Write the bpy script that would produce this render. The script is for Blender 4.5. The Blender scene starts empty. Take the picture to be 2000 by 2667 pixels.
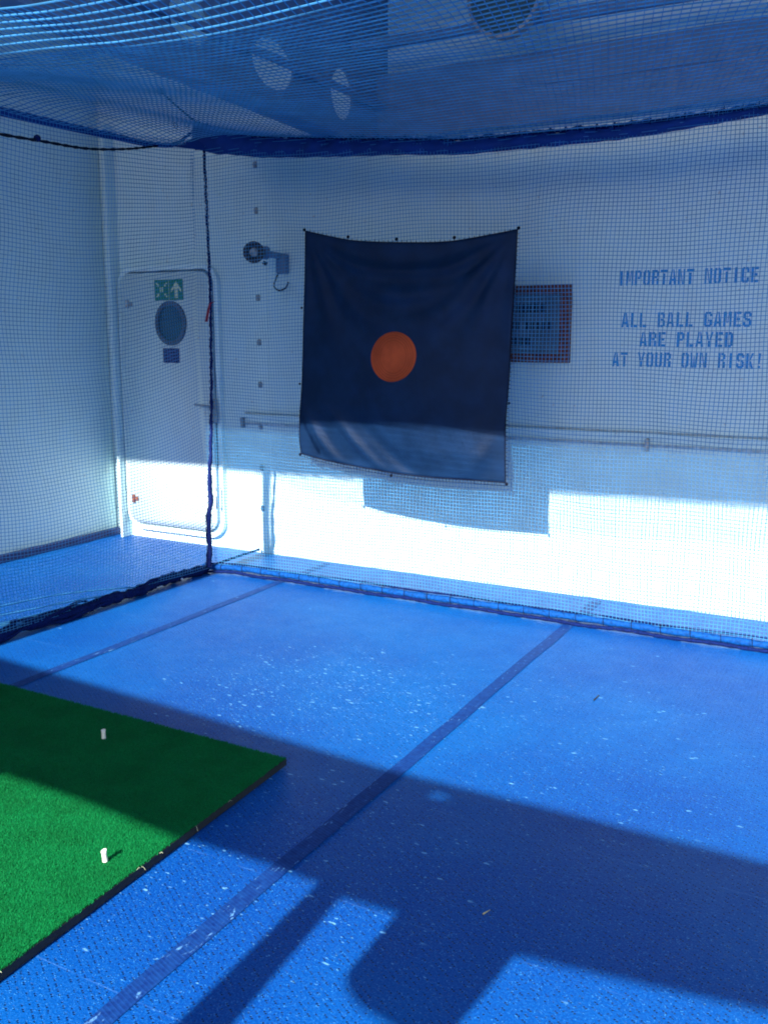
import bpy, bmesh, math, random
import numpy as np
from mathutils import Vector, Matrix
R = math.radians
rng = np.random.default_rng(7)
random.seed(7)
sc = bpy.context.scene
COL = sc.collection

# ---------------------------------------------------------------- camera
CAMZ, PITCH, YAW, FPX = 1.6, R(10.4), R(28.2), 2513.0
cd = bpy.data.cameras.new("camera")
cam = bpy.data.objects.new("camera", cd); COL.objects.link(cam)
cd.sensor_fit = 'VERTICAL'; cd.sensor_height = 36.0; cd.lens = 36.0*FPX/2667.0
cd.clip_start = 0.02; cd.clip_end = 2000
cam.location = (0, 0, CAMZ); cam.rotation_euler = (math.pi/2-PITCH, 0, YAW)
sc.camera = cam
# ---------------------------------------------------------------- sky, sun, exposure
SL = 0.573            # fall of the sun's rays per metre towards the wall
DR = 0.008            # their sideways drift
w = bpy.data.worlds.new("World"); sc.world = w; w.use_nodes = True
wn = w.node_tree; bg = wn.nodes['Background']
sky = wn.nodes.new('ShaderNodeTexSky'); sky.sky_type = 'NISHITA'; sky.sun_disc = False
sky.sun_elevation = math.atan(SL); sky.sun_rotation = math.pi-0.04
sky.air_density = 1.0; sky.dust_density = 0.6; sky.ozone_density = 1.0
wn.links.new(sky.outputs[0], bg.inputs[0]); bg.inputs[1].default_value = 0.1
sd = bpy.data.lights.new("sun", 'SUN'); sun = bpy.data.objects.new("sun", sd); COL.objects.link(sun)
sd.energy = 5.0; sd.angle = R(0.5); sd.color = (1.0, 0.99, 0.94)
sun.rotation_euler = Vector((DR, 1, -SL)).to_track_quat('-Z', 'Y').to_euler()
sun.location = (0, -6, 6)
sc.view_settings.view_transform = 'Standard'; sc.view_settings.look = 'None'
sc.view_settings.exposure = 1.25; sc.view_settings.gamma = 1
sc.render.engine = 'CYCLES'
sc.cycles.pixel_filter_type = 'BLACKMAN_HARRIS'; sc.cycles.filter_width = 1.9

# ---------------------------------------------------------------- helpers
fw = np.array([-math.sin(YAW)*math.cos(PITCH), math.cos(YAW)*math.cos(PITCH), -math.sin(PITCH)])
rt = np.array([math.cos(YAW), math.sin(YAW), 0.0]); up = np.cross(rt, fw)
EYE = np.array([0, 0, CAMZ])
def ray(x, y): return fw + rt*(x-1000)/FPX - up*(y-1333.5)/FPX
def on_z(x, y, z=0.0): d = ray(x, y); return EYE + d*((z-CAMZ)/d[2])
def on_y(x, y, Y): d = ray(x, y); return EYE + d*(Y/d[1])
def on_x(x, y, X): d = ray(x, y); return EYE + d*(X/d[0])
def on_wall(x, y, off=0.0): d = ray(x, y); return EYE + d*((WB-off)/(d[1]+WS*d[0]))
WB, WS = 5.66, 0.027                    # the bulkhead: Y = WB - WS*X
def wy(X, off=0.0): return WB - WS*X - off
WROT = -math.atan(WS)

def tag(o, label=None, cat=None, group=None, kind=None):
    if label: o['label'] = label
    if cat: o['category'] = cat
    if group: o['group'] = group
    if kind: o['kind'] = kind
    return o
def thing(name, label, cat, loc=(0, 0, 0), rz=0.0, group=None):
    o = bpy.data.objects.new(name, None); COL.objects.link(o)
    o.location = loc; o.rotation_euler = (0, 0, rz); o.empty_display_size = 0.1
    return tag(o, label, cat, group)
def link(name, me, mat, parent=None, smooth=False, local=False):
    me.materials.clear(); me.materials.append(mat)
    me.polygons.foreach_set('use_smooth', [bool(smooth)]*len(me.polygons))
    o = bpy.data.objects.new(name, me); COL.objects.link(o)
    if parent is not None:
        o.parent = parent
        if not local:
            bpy.context.view_layer.update()
            o.matrix_parent_inverse = parent.matrix_world.inverted()
    return o
def from_bm(name, bm, mat, parent=None, smooth=False, local=False):
    bmesh.ops.recalc_face_normals(bm, faces=bm.faces)
    me = bpy.data.meshes.new(name); bm.to_mesh(me); bm.free()
    return link(name, me, mat, parent, smooth, local)
def quads(name, V, F, mat, parent=None, smooth=False, local=False):
    me = bpy.data.meshes.new(name); V = np.asarray(V, float); F = np.asarray(F, int)
    me.vertices.add(len(V)); me.vertices.foreach_set('co', V.ravel())
    k = F.shape[1]
    me.loops.add(F.size); me.loops.foreach_set('vertex_index', F.ravel())
    me.polygons.add(len(F)); me.polygons.foreach_set('loop_start', np.arange(0, F.size, k))
    me.polygons.foreach_set('loop_total', np.full(len(F), k))
    me.update(calc_edges=True); me.validate()
    return link(name, me, mat, parent, smooth, local)
def box(bm, x0, x1, y0, y1, z0, z1, M=None, bev=0.0):
    r = bmesh.ops.create_cube(bm, size=1.0)
    vs = r['verts']
    bmesh.ops.scale(bm, vec=(x1-x0, y1-y0, z1-z0), verts=vs)
    bmesh.ops.translate(bm, vec=((x0+x1)/2, (y0+y1)/2, (z0+z1)/2), verts=vs)
    if bev > 0:
        es = list({e for v in vs for e in v.link_edges})
        g = bmesh.ops.bevel(bm, geom=es, offset=bev, segments=2, affect='EDGES')
        vs = list({v for f in g['faces'] for v in f.verts} | {v for v in vs if v.is_valid})
    if M is not None: bmesh.ops.transform(bm, matrix=M, verts=vs)
    return vs
def cyl(bm, a, b, r0, r1=None, n=20, caps=True):
    a, b = Vector(a), Vector(b); r1 = r0 if r1 is None else r1
    q = (b-a).to_track_quat('Z', 'Y').to_matrix().to_4x4()
    M = Matrix.Translation((a+b)/2) @ q
    return bmesh.ops.create_cone(bm, cap_ends=caps, segments=n, radius1=r0, radius2=r1, depth=(b-a).length, matrix=M)['verts']
def tube_arrays(paths, rad, n=4):
    """paths: list of (k,3) arrays -> vertices/faces of thin tubes"""
    Vs, Fs, off = [], [], 0
    for i, P in enumerate(paths):
        P = np.asarray(P, float); k = len(P)
        T = np.gradient(P, axis=0); T /= np.linalg.norm(T, axis=1)[:, None]+1e-12
        ref = np.array([0, 0, 1.0]) if abs(T[0, 2]) < 0.9 else np.array([0, 1.0, 0])
        A = np.cross(T, ref); A /= np.linalg.norm(A, axis=1)[:, None]+1e-12
        B = np.cross(T, A)
        r = rad[i] if isinstance(rad, (list, tuple)) else rad
        r = np.broadcast_to(np.asarray(r, float), (k,))
        ring = []
        for j in range(n):
            t = 2*math.pi*j/n
            ring.append(P + (A*math.cos(t)+B*math.sin(t))*r[:, None])
        V = np.stack(ring, 1).reshape(-1, 3)
        a = np.arange(k-1)[:, None]*n; j = np.arange(n)[None]; j2 = (j+1) % n
        F = np.stack([a+j, a+j2, a+n+j2, a+n+j], -1).reshape(-1, 4)+off
        Vs.append(V); Fs.append(F); off += len(V)
    return np.concatenate(Vs), np.concatenate(Fs)
def tubes(name, paths, rad, mat, parent=None, n=4, smooth=True):
    V, F = tube_arrays(paths, rad, n)
    return quads(name, V, F, mat, parent, smooth)
def spline(pts, n):
    P = np.asarray(pts, float); d = np.r_[0, np.cumsum(np.linalg.norm(np.diff(P, axis=0), axis=1))]
    t = np.linspace(0, d[-1], n); out = np.zeros((n, P.shape[1]))
    m = np.gradient(P, d, axis=0)
    i = np.clip(np.searchsorted(d, t, 'right')-1, 0, len(d)-2); h = d[i+1]-d[i]; s = ((t-d[i])/h)[:, None]; h = h[:, None]
    return (2*s**3-3*s**2+1)*P[i]+(s**3-2*s**2+s)*h*m[i]+(-2*s**3+3*s**2)*P[i+1]+(s**3-s**2)*h*m[i+1]

# ---------------------------------------------------------------- materials
def mat(name, col=(.5, .5, .5), rough=.6, metal=0.0, spec=.5):
    m = bpy.data.materials.new(name); m.use_nodes = True
    b = m.node_tree.nodes['Principled BSDF']
    b.inputs['Base Color'].default_value = (*col, 1); b.inputs['Roughness'].default_value = rough
    b.inputs['Metallic'].default_value = metal; b.inputs['Specular IOR Level'].default_value = spec
    return m, m.node_tree, b
class NT:
    def __init__(s, nt): s.nt = nt
    def n(s, t, **k):
        o = s.nt.nodes.new(t)
        for a, v in k.items():
            if a.startswith('i_'):
                key = a[2:]; key = int(key) if key.isdigit() else key.replace('_', ' ')
                s.set(o.inputs[key], v)
            else: setattr(o, a, v)
        return o
    def set(s, inp, v):
        if isinstance(v, bpy.types.NodeSocket): s.nt.links.new(v, inp)
        elif isinstance(v, bpy.types.Node): s.nt.links.new(v.outputs[0], inp)
        else: inp.default_value = v
    def m(s, op, a, b=0.0, c=0.0, clamp=False):
        o = s.nt.nodes.new('ShaderNodeMath'); o.operation = op; o.use_clamp = clamp
        s.set(o.inputs[0], a); s.set(o.inputs[1], b); s.set(o.inputs[2], c); return o.outputs[0]
    def obj(s): return s.nt.nodes.new('ShaderNodeTexCoord').outputs['Object']
    def noise(s, vec, scale, detail=3, rough=.55):
        return s.n('ShaderNodeTexNoise', i_Vector=vec, i_Scale=scale, i_Detail=float(detail), i_Roughness=rough).outputs['Fac']
    def ramp(s, f, lo, hi):
        o = s.n('ShaderNodeMapRange', i_0=f, i_1=lo, i_2=hi); o.interpolation_type = 'SMOOTHSTEP'; return o.outputs[0]
    def mix(s, f, a, b):
        o = s.n('ShaderNodeMix', data_type='RGBA'); s.set(o.inputs[0], f)
        s.set(o.inputs[6], a); s.set(o.inputs[7], b); return o.outputs[2]
    def bump(s, h, strength, dist, bsdf):
        o = s.n('ShaderNodeBump', i_Strength=strength, i_Distance=dist, i_Height=h)
        s.nt.links.new(o.outputs[0], bsdf.inputs['Normal'])

def white_paint(name, col=(.63, .80, .80), rough=.38, dirt=.12, bigbump=3.0):
    m, nt, b = mat(name, col, rough); N = NT(nt); o = N.obj()
    streak = N.n('ShaderNodeMapping', i_0=o, i_Scale=(6, 6, .7))
    n1 = N.noise(streak, 2.0, 5); n2 = N.noise(o, .9, 3); n3 = N.noise(o, 60, 2)
    f = N.m('MULTIPLY', N.ramp(n1, .5, .8), dirt)
    c = N.mix(f, (*col, 1), (.52, .50, .46, 1))
    c = N.mix(N.m('MULTIPLY', N.ramp(n2, .4, .75), .06), c, (.6, .66, .72, 1))
    sp = N.m('MULTIPLY', N.ramp(N.noise(o, 30, 2), .69, .75), .55)
    c = N.mix(sp, c, (.42, .36, .30, 1))
    N.set(b.inputs['Base Color'], c)
    N.set(b.inputs['Roughness'], N.m('ADD', rough, N.m('MULTIPLY', n1, .12)))
    N.bump(N.m('ADD', N.m('MULTIPLY', n2, bigbump), N.m('MULTIPLY', n3, .05)), .35, .004, b)
    return m
M_white = white_paint('white_ship_paint')
M_side = white_paint('white_side_paint', bigbump=.2)
M_door = white_paint('white_door_paint', (.70, .85, .85), .33, .05)
M_roofp = white_paint('overhead_paint', (.72, .80, .82), .5, .2)
M_beam = white_paint('beam_paint', (.10, .18, .31), .5, .2)

def simple(name, col, rough=.5, metal=0., nscale=40, amt=.25, bump=.0, spec=.5):
    m, nt, b = mat(name, col, rough, metal, spec); N = NT(nt); n = N.noise(N.obj(), nscale, 4)
    dk = tuple(c*(1-amt) for c in col); lt = tuple(min(1, c*(1+amt)) for c in col)
    N.set(b.inputs['Base Color'], N.mix(N.ramp(n, .3, .7), (*dk, 1), (*lt, 1)))
    if bump: N.bump(n, .5, bump, b)
    return m
M_black = simple('black_metal', (.018, .02, .026), .45)
M_steel = simple('dull_steel', (.34, .36, .38), .38, .7)
M_rail_shade = simple('grey_rail_shade', (.38, .48, .54), .5)
M_gask = simple('gasket_shade_blue', (.10, .17, .25), .7)
M_rim = simple('dark_port_rim', (.09, .11, .14), .4, .3)
M_rust = simple('rusty_hinge', (.20, .07, .035), .8, 0, 80, .5)
M_lens = simple('pale_lens', (.45, .5, .52), .15)
M_kerb = simple('dark_blue_kerb_paint', (.014, .03, .12), .55, 0, 12, .35)
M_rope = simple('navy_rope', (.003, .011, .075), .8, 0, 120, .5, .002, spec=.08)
M_cord = simple('dark_blue_cord', (.008, .018, .10), .75, 0, 120, .4, .001, spec=.08)
M_blackrope = simple('black_cord', (.008, .010, .022), .85, 0, 150, .4, .001, spec=.08)
M_tube = simple('bright_blue_tube', (.002, .055, .23), .7, 0, 60, .35, .002, .1)
M_red = simple('red_ribbon', (.26, .008, .03), .6)
M_signred = simple('dark_red_frame', (.13, .030, .018), .5, 0, 30, .4)
M_navy = simple('navy_plate', (.015, .022, .12), .35)
M_slate = simple('slate_board', (.09, .15, .22), .3, 0, 8, .2)
M_green = simple('green_sign_plate', (.006, .20, .12), .4, 0, 40, .1)
M_lum = simple('pale_sign_ink', (.72, .74, .46), .5, 0, 60, .1)
M_ink = simple('dark_ink', (.012, .02, .045), .5)
M_palelet = simple('pale_lettering', (.10, .14, .34), .5)
M_cream = simple('white_rubber_tee', (.78, .76, .68), .5, 0, 200, .08, .0005)
M_stencil = simple('blue_stencil_paint', (.000, .26, .64), .5, 0, 90, .22)

def glass(name, col):
    m, nt, b = mat(name, col, .08, 0, .7); N = NT(nt)
    n = N.noise(N.obj(), 5, 3); N.set(b.inputs['Base Color'], N.mix(n, (*col, 1), tuple(c*1.5 for c in col)+(1,)))
    return m
M_glass = glass('dark_teal_glass', (.012, .055, .075))
M_glass2 = glass('grey_green_glass', (.05, .085, .085))

def net_mat(name, col, tcol):
    m, nt, b = mat(name, col, .65); N = NT(nt)
    n = N.noise(N.obj(), 9, 3); f = N.noise(N.obj(), 900, 2)
    c = N.mix(N.ramp(n, .3, .7), tuple(x*.8 for x in col)+(1,), tuple(min(1, x*1.2) for x in col)+(1,))
    N.set(b.inputs['Base Color'], c); N.bump(f, .6, .0006, b)
    t = N.n('ShaderNodeBsdfTranslucent', i_Color=(*tcol, 1))
    mx = N.n('ShaderNodeMixShader', i_0=.38)
    nt.links.new(b.outputs[0], mx.inputs[1]); nt.links.new(t.outputs[0], mx.inputs[2])
    nt.links.new(mx.outputs[0], nt.nodes['Material Output'].inputs[0])
    return m
M_net = net_mat('blue_netting_twine', (.07, .34, .60), (.07, .38, .72))
M_hem = net_mat('gathered_netting', (.008, .052, .25), (.01, .06, .32))

def fabric(name, col, tcol, tr, rings=False):
    m, nt, b = mat(name, col, .42, 0, .09); N = NT(nt); o = N.obj()
    n = N.noise(o, 7, 4); wv = N.n('ShaderNodeTexWave', i_Vector=o, i_Scale=160.0, bands_direction='X').outputs[1]
    wz = N.n('ShaderNodeTexWave', i_Vector=o, i_Scale=160.0, bands_direction='Z').outputs[1]
    c = N.mix(N.ramp(n, .3, .75), tuple(x*.8 for x in col)+(1,), tuple(min(1, x*1.25) for x in col)+(1,))
    h = N.m('ADD', wv, wz)
    if rings:
        sp = N.n('ShaderNodeSeparateXYZ', i_0=o)
        rr = N.m('SQRT', N.m('ADD', N.m('POWER', sp.outputs[0], 2.0), N.m('POWER', N.m('MULTIPLY', sp.outputs[2], .92), 2.0)))
        s = N.m('SINE', N.m('MULTIPLY', rr, 2*math.pi/.0135))
        band = N.m('MULTIPLY', N.ramp(rr, .078, .084), N.m('SUBTRACT', 1.0, N.ramp(rr, .132, .136)))
        f = N.m('MULTIPLY', N.ramp(s, .35, .9), band)
        c = N.mix(N.m('MULTIPLY', f, .55), c, tuple(x*.4 for x in col)+(1,))
        h = N.m('ADD', h, N.m('MULTIPLY', f, -6.0))
    N.set(b.inputs['Base Color'], c)
    b.inputs['Sheen Weight'].default_value = .015; b.inputs['Sheen Tint'].default_value = (.45, .6, 1, 1)
    N.bump(h, .3, .0006, b)
    t = N.n('ShaderNodeBsdfTranslucent', i_Color=(*tcol, 1)); mx = N.n('ShaderNodeMixShader', i_0=tr)
    nt.links.new(b.outputs[0], mx.inputs[1]); nt.links.new(t.outputs[0], mx.inputs[2])
    nt.links.new(mx.outputs[0], nt.nodes['Material Output'].inputs[0])
    return m
M_cloth = fabric('navy_target_cloth', (.0050, .021, .062), (.02, .05, .2), .03)
M_disc = fabric('orange_bullseye_cloth', (.50, .085, .03), (.6, .12, .04), .2, True)
M_disc.node_tree.nodes['Principled BSDF'].inputs['Sheen Weight'].default_value = 0

def floor_mat():
    col = (.016, .12, .44)
    m, nt, b = mat('blue_perforated_deck_matting', col, .42); N = NT(nt); o = N.obj()
    big = N.noise(o, .7, 4); med = N.noise(o, 9, 3); fine = N.noise(o, 150, 3, .7)
    c = N.mix(N.ramp(big, .35, .7), (.001, .050, .28, 1), (.001, .108, .39, 1))
    c = N.mix(N.m('MULTIPLY', N.ramp(fine, .42, .66), .7), c, (.012, .14, .46, 1))
    # worn speckle on the raised studs
    vo = N.n('ShaderNodeTexVoronoi', i_Vector=o, i_Scale=120.0)
    gl = N.m('MULTIPLY', N.m('SUBTRACT', 1.0, N.ramp(vo.outputs['Distance'], .12, .34)), N.ramp(N.noise(o, 50, 3), .45, .62))
    c = N.mix(N.m('MULTIPLY', gl, .85), c, (.06, .30, .68, 1))
    # pairs of drain holes in staggered rows
    rot = N.n('ShaderNodeVectorRotate', i_Vector=o, i_Angle=R(33)); sp = N.n('ShaderNodeSeparateXYZ', i_0=rot)
    PX, PY = .023, .0175
    yy = N.m('DIVIDE', sp.outputs[1], PY); row = N.m('FLOOR', yy)
    sh = N.m('MULTIPLY', N.m('MODULO', N.m('ABSOLUTE', row), 2.0), .5)
    xx = N.m('ADD', N.m('DIVIDE', sp.outputs[0], PX), sh)
    fx = N.m('MULTIPLY', N.m('SUBTRACT', N.m('SUBTRACT', xx, N.m('FLOOR', xx)), .5), PX)
    fy = N.m('MULTIPLY', N.m('SUBTRACT', N.m('SUBTRACT', yy, row), .5), PY)
    dx = N.m('SUBTRACT', N.m('ABSOLUTE', fx), .0040)
    dd = N.m('SQRT', N.m('ADD', N.m('MULTIPLY', dx, dx), N.m('MULTIPLY', fy, fy)))
    hole = N.m('MULTIPLY', N.m('SUBTRACT', 1.0, N.ramp(dd, .0019, .0033)), N.ramp(N.noise(o, 42, 2), .46, .56))
    c = N.mix(N.m('MULTIPLY', hole, .9), c, (.001, .004, .03, 1))
    # seams between the strips of matting
    sp0 = N.n('ShaderNodeSeparateXYZ', i_0=o)
    ys = N.m('DIVIDE', N.m('ADD', sp0.outputs[1], N.m('MULTIPLY', sp0.outputs[0], .027)), .61)
    sd_ = N.m('ABSOLUTE', N.m('SUBTRACT', N.m('SUBTRACT', ys, N.m('FLOOR', ys)), .5))
    seam = N.m('MULTIPLY', N.m('SUBTRACT', 1.0, N.ramp(sd_, .0, .006)), N.ramp(N.noise(o, 5, 4), .45, .6))
    c = N.mix(N.m('MULTIPLY', seam, .16), c, (.2, .42, .8, 1))
    # pale scuffs, thick where feet turn
    mp = N.n('ShaderNodeMapping', i_0=o, i_Rotation=(0, 0, .25), i_Scale=(1, 2.6, 1))
    wob = N.n('ShaderNodeTexNoise', i_Vector=o, i_Scale=18.0, i_Detail=3.0)
    mp2 = N.n('ShaderNodeVectorMath', operation='MULTIPLY_ADD', i_0=wob.outputs['Color'], i_1=(.05, .05, .05), i_2=mp)
    v2 = N.n('ShaderNodeTexVoronoi', i_Vector=mp2, i_Scale=17.0); cr_ = N.n('ShaderNodeSeparateXYZ', i_0=v2.outputs['Color'])
    v3 = N.n('ShaderNodeTexVoronoi', i_Vector=mp2, i_Scale=42.0); cr3 = N.n('ShaderNodeSeparateXYZ', i_0=v3.outputs['Color'])
    def blob(x, y, r):
        d = N.n('ShaderNodeVectorMath', operation='DISTANCE', i_0=o, i_1=(x, y, 0))
        return N.m('SUBTRACT', 1.0, N.ramp(d.outputs[1], r*.3, r))
    dens = N.m('ADD', N.m('MULTIPLY', blob(-2.30, 3.55, .80), .42), N.m('MULTIPLY', blob(-1.2, 3.6, 1.1), .12))
    dens = N.m('ADD', dens, N.m('MULTIPLY', blob(-1.6, 2.3, .9), .12))
    f1 = N.m('MULTIPLY', N.m('SUBTRACT', 1.0, N.ramp(v2.outputs['Distance'], .10, .24)), N.ramp(N.m('ADD', cr_.outputs[0], dens), .986, 1.0))
    f2 = N.m('MULTIPLY', N.m('SUBTRACT', 1.0, N.ramp(v3.outputs['Distance'], .10, .28)), N.ramp(N.m('ADD', cr3.outputs[0], dens), .983, 1.0))
    scf = N.m('MAXIMUM', f1, f2)
    c = N.mix(N.m('MULTIPLY', scf, .8), c, (.20, .50, .76, 1))
    dk = N.ramp(N.noise(o, 3.2, 5, .7), .70, .80)
    c = N.mix(N.m('MULTIPLY', dk, .35), c, (.03, .06, .16, 1))
    N.set(b.inputs['Base Color'], c)
    N.set(b.inputs['Roughness'], N.m('ADD', .30, N.m('MULTIPLY', med, .22)))
    b.inputs['Specular IOR Level'].default_value = .13
    h = N.m('SUBTRACT', N.m('ADD', N.m('MULTIPLY', fine, 1.0), N.m('MULTIPLY', gl, .8)), N.m('MULTIPLY', hole, 2.5))
    N.bump(h, .7, .003, b)
    return m
M_floor = floor_mat()

def tape_mat():
    m, nt, b = mat('dark_blue_tape', (.01, .05, .24), .6, 0, .25); N = NT(nt); o = N.obj()
    sp = N.n('ShaderNodeSeparateXYZ', i_0=o)
    rib = N.m('SINE', N.m('MULTIPLY', N.m('ADD', sp.outputs[1], N.m('MULTIPLY', sp.outputs[0], .35)), 2*math.pi/.0125))
    nz = N.noise(o, 45, 4); wear = N.ramp(N.noise(N.n('ShaderNodeMapping', i_0=o, i_Scale=(3, 1, 1)), 16, 5, .7), .60, .68)
    c = N.mix(N.ramp(nz, .3, .7), (.002, .024, .15, 1), (.005, .05, .22, 1))
    c = N.mix(N.m('MULTIPLY', N.ramp(rib, .2, .9), .16), c, (.02, .12, .45, 1))
    c = N.mix(N.m('MULTIPLY', wear, .75), c, (.16, .40, .72, 1))
    N.set(b.inputs['Base Color'], c); N.bump(N.m('ADD', rib, nz), .25, .0005, b)
    return m
M_tape = tape_mat()

def turf_mat(name, a, bcol):
    m, nt, b = mat(name, a, .7, 0, .08); N = NT(nt); o = N.obj()
    n = N.noise(o, 260, 3, .7); n2 = N.noise(o, 7, 3)
    c = N.mix(N.ramp(n, .3, .7), (*a, 1), (*bcol, 1))
    c = N.mix(N.m('MULTIPLY', N.ramp(n2, .4, .7), .3), c, (a[0]*1.5, a[1]*.8, a[2]*.7, 1))
    N.set(b.inputs['Base Color'], c)
    return m
M_turf = turf_mat('green_turf_fibre', (.002, .085, .021), (.004, .22, .056))
M_rubber = simple('black_rubber', (.008, .009, .012), .7, 0, 90, .4, .002)

# ---------------------------------------------------------------- deck floor
quads('deck_floor', [(-30, -30, 0), (30, -30, 0), (30, 12, 0), (-30, 12, 0)], [(0, 1, 2, 3)], M_floor)
tag(bpy.data.objects['deck_floor'], 'blue perforated matting covering the ship deck', None, None, 'structure')
# the sea round the ship
Msea, nts, bs = mat('sea_water', (.01, .05, .08), .12); N = NT(nts); N.bump(N.noise(N.obj(), .8, 5), .6, .4, bs)
sea = quads('sea', [(-1500, -1500, -14), (1500, -1500, -14), (1500, 1500, -14), (-1500, 1500, -14)], [(0, 1, 2, 3)], Msea)
tag(sea, 'dark sea far below the deck', None, None, 'structure')

# ---------------------------------------------------------------- rear bulkhead
ROOFZ = 3.8
bw = thing('bulkhead', 'white steel bulkhead facing the net cage with blue stencilled notice', 'wall', (-2.5, wy(-2.5), 0))
bm = bmesh.new()
x0, x1 = -5.75, 6.0
vv = [bm.verts.new(p) for p in [(x0, wy(x0), 0), (x1, wy(x1), 0), (x1, wy(x1)+.12, 0), (x0, wy(x0)+.12, 0)]]
f = bm.faces.new(vv); e = bmesh.ops.extrude_face_region(bm, geom=[f])
bmesh.ops.translate(bm, vec=(0, 0, ROOFZ), verts=[g for g in e['geom'] if isinstance(g, bmesh.types.BMVert)])
from_bm('wall_plate', bm, M_white, bw)
def WM(X, z, off=0.0):      # local frame on the wall: x along it, -y out of it
    return Matrix.Translation((X, wy(X, off), z)) @ Matrix.Rotation(WROT, 4, 'Z')
# stringer rail
bm = bmesh.new()
box(bm, 0, 10.2, -.035, .0, -.012, .012, WM(-4.25, 1.022), .004)
from_bm('rail', bm, M_white, bw)
bm = bmesh.new(); box(bm, 0, 10.2, -.016, .0, -.068, -.050, WM(-4.25, 1.022), .004); box(bm, 0, 10.2, -.012, .0, .013, .022, WM(-4.25, 1.022), .003)  # lower strip paints the shadow line under the rail, upper one a dark edge
from_bm('rail_shade_strip', bm, M_rail_shade, bw)
for X in (-4.26, -1.30):
    bm = bmesh.new(); box(bm, -.011, .011, -.04, 0, -.075, .0, WM(X, 1.005), .004); from_bm('rail_clip', bm, M_steel, bw)
# upper stringer seen through the overhead net
bm = bmesh.new(); box(bm, 2.56, 11.6, -.16, 0, -.02, .02, WM(-5.6, 3.16), 0); box(bm, 2.56, 11.6, -.16, -.14, -.16, -.0201, WM(-5.6, 3.16), 0)
box(bm, 2.56, 11.6, -.15, -.1401, -.36, -.161, WM(-5.6, 3.16), 0)
from_bm('stringer', bm, M_beam, bw)
# column of bolt plates
b0 = None
for i, z in enumerate((2.76, 2.455, 2.157, 1.859, 1.547, 1.246, .945, .643, .34)):
    if b0 is None:
        bm = bmesh.new(); box(bm, -.016, .016, -.016, 0, -.022, .022, None, .005); cyl(bm, (0, -.016, 0), (0, -.024, 0), .009, n=6)
        bo = from_bm('bolt_plate', bm, M_steel, bw, local=True); b0 = bo
    else:
        bo = b0.copy(); COL.objects.link(bo)
    bo.matrix_parent_inverse = bw.matrix_world.inverted(); bo.matrix_basis = WM(-4.105+.004*random.random(), z)
# plate seam, faint
bm = bmesh.new(); box(bm, -.004, .004, -.003, 0, 0, ROOFZ-.01, WM(-4.03, 0)); from_bm('weld_seam', bm, M_white, bw)

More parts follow.
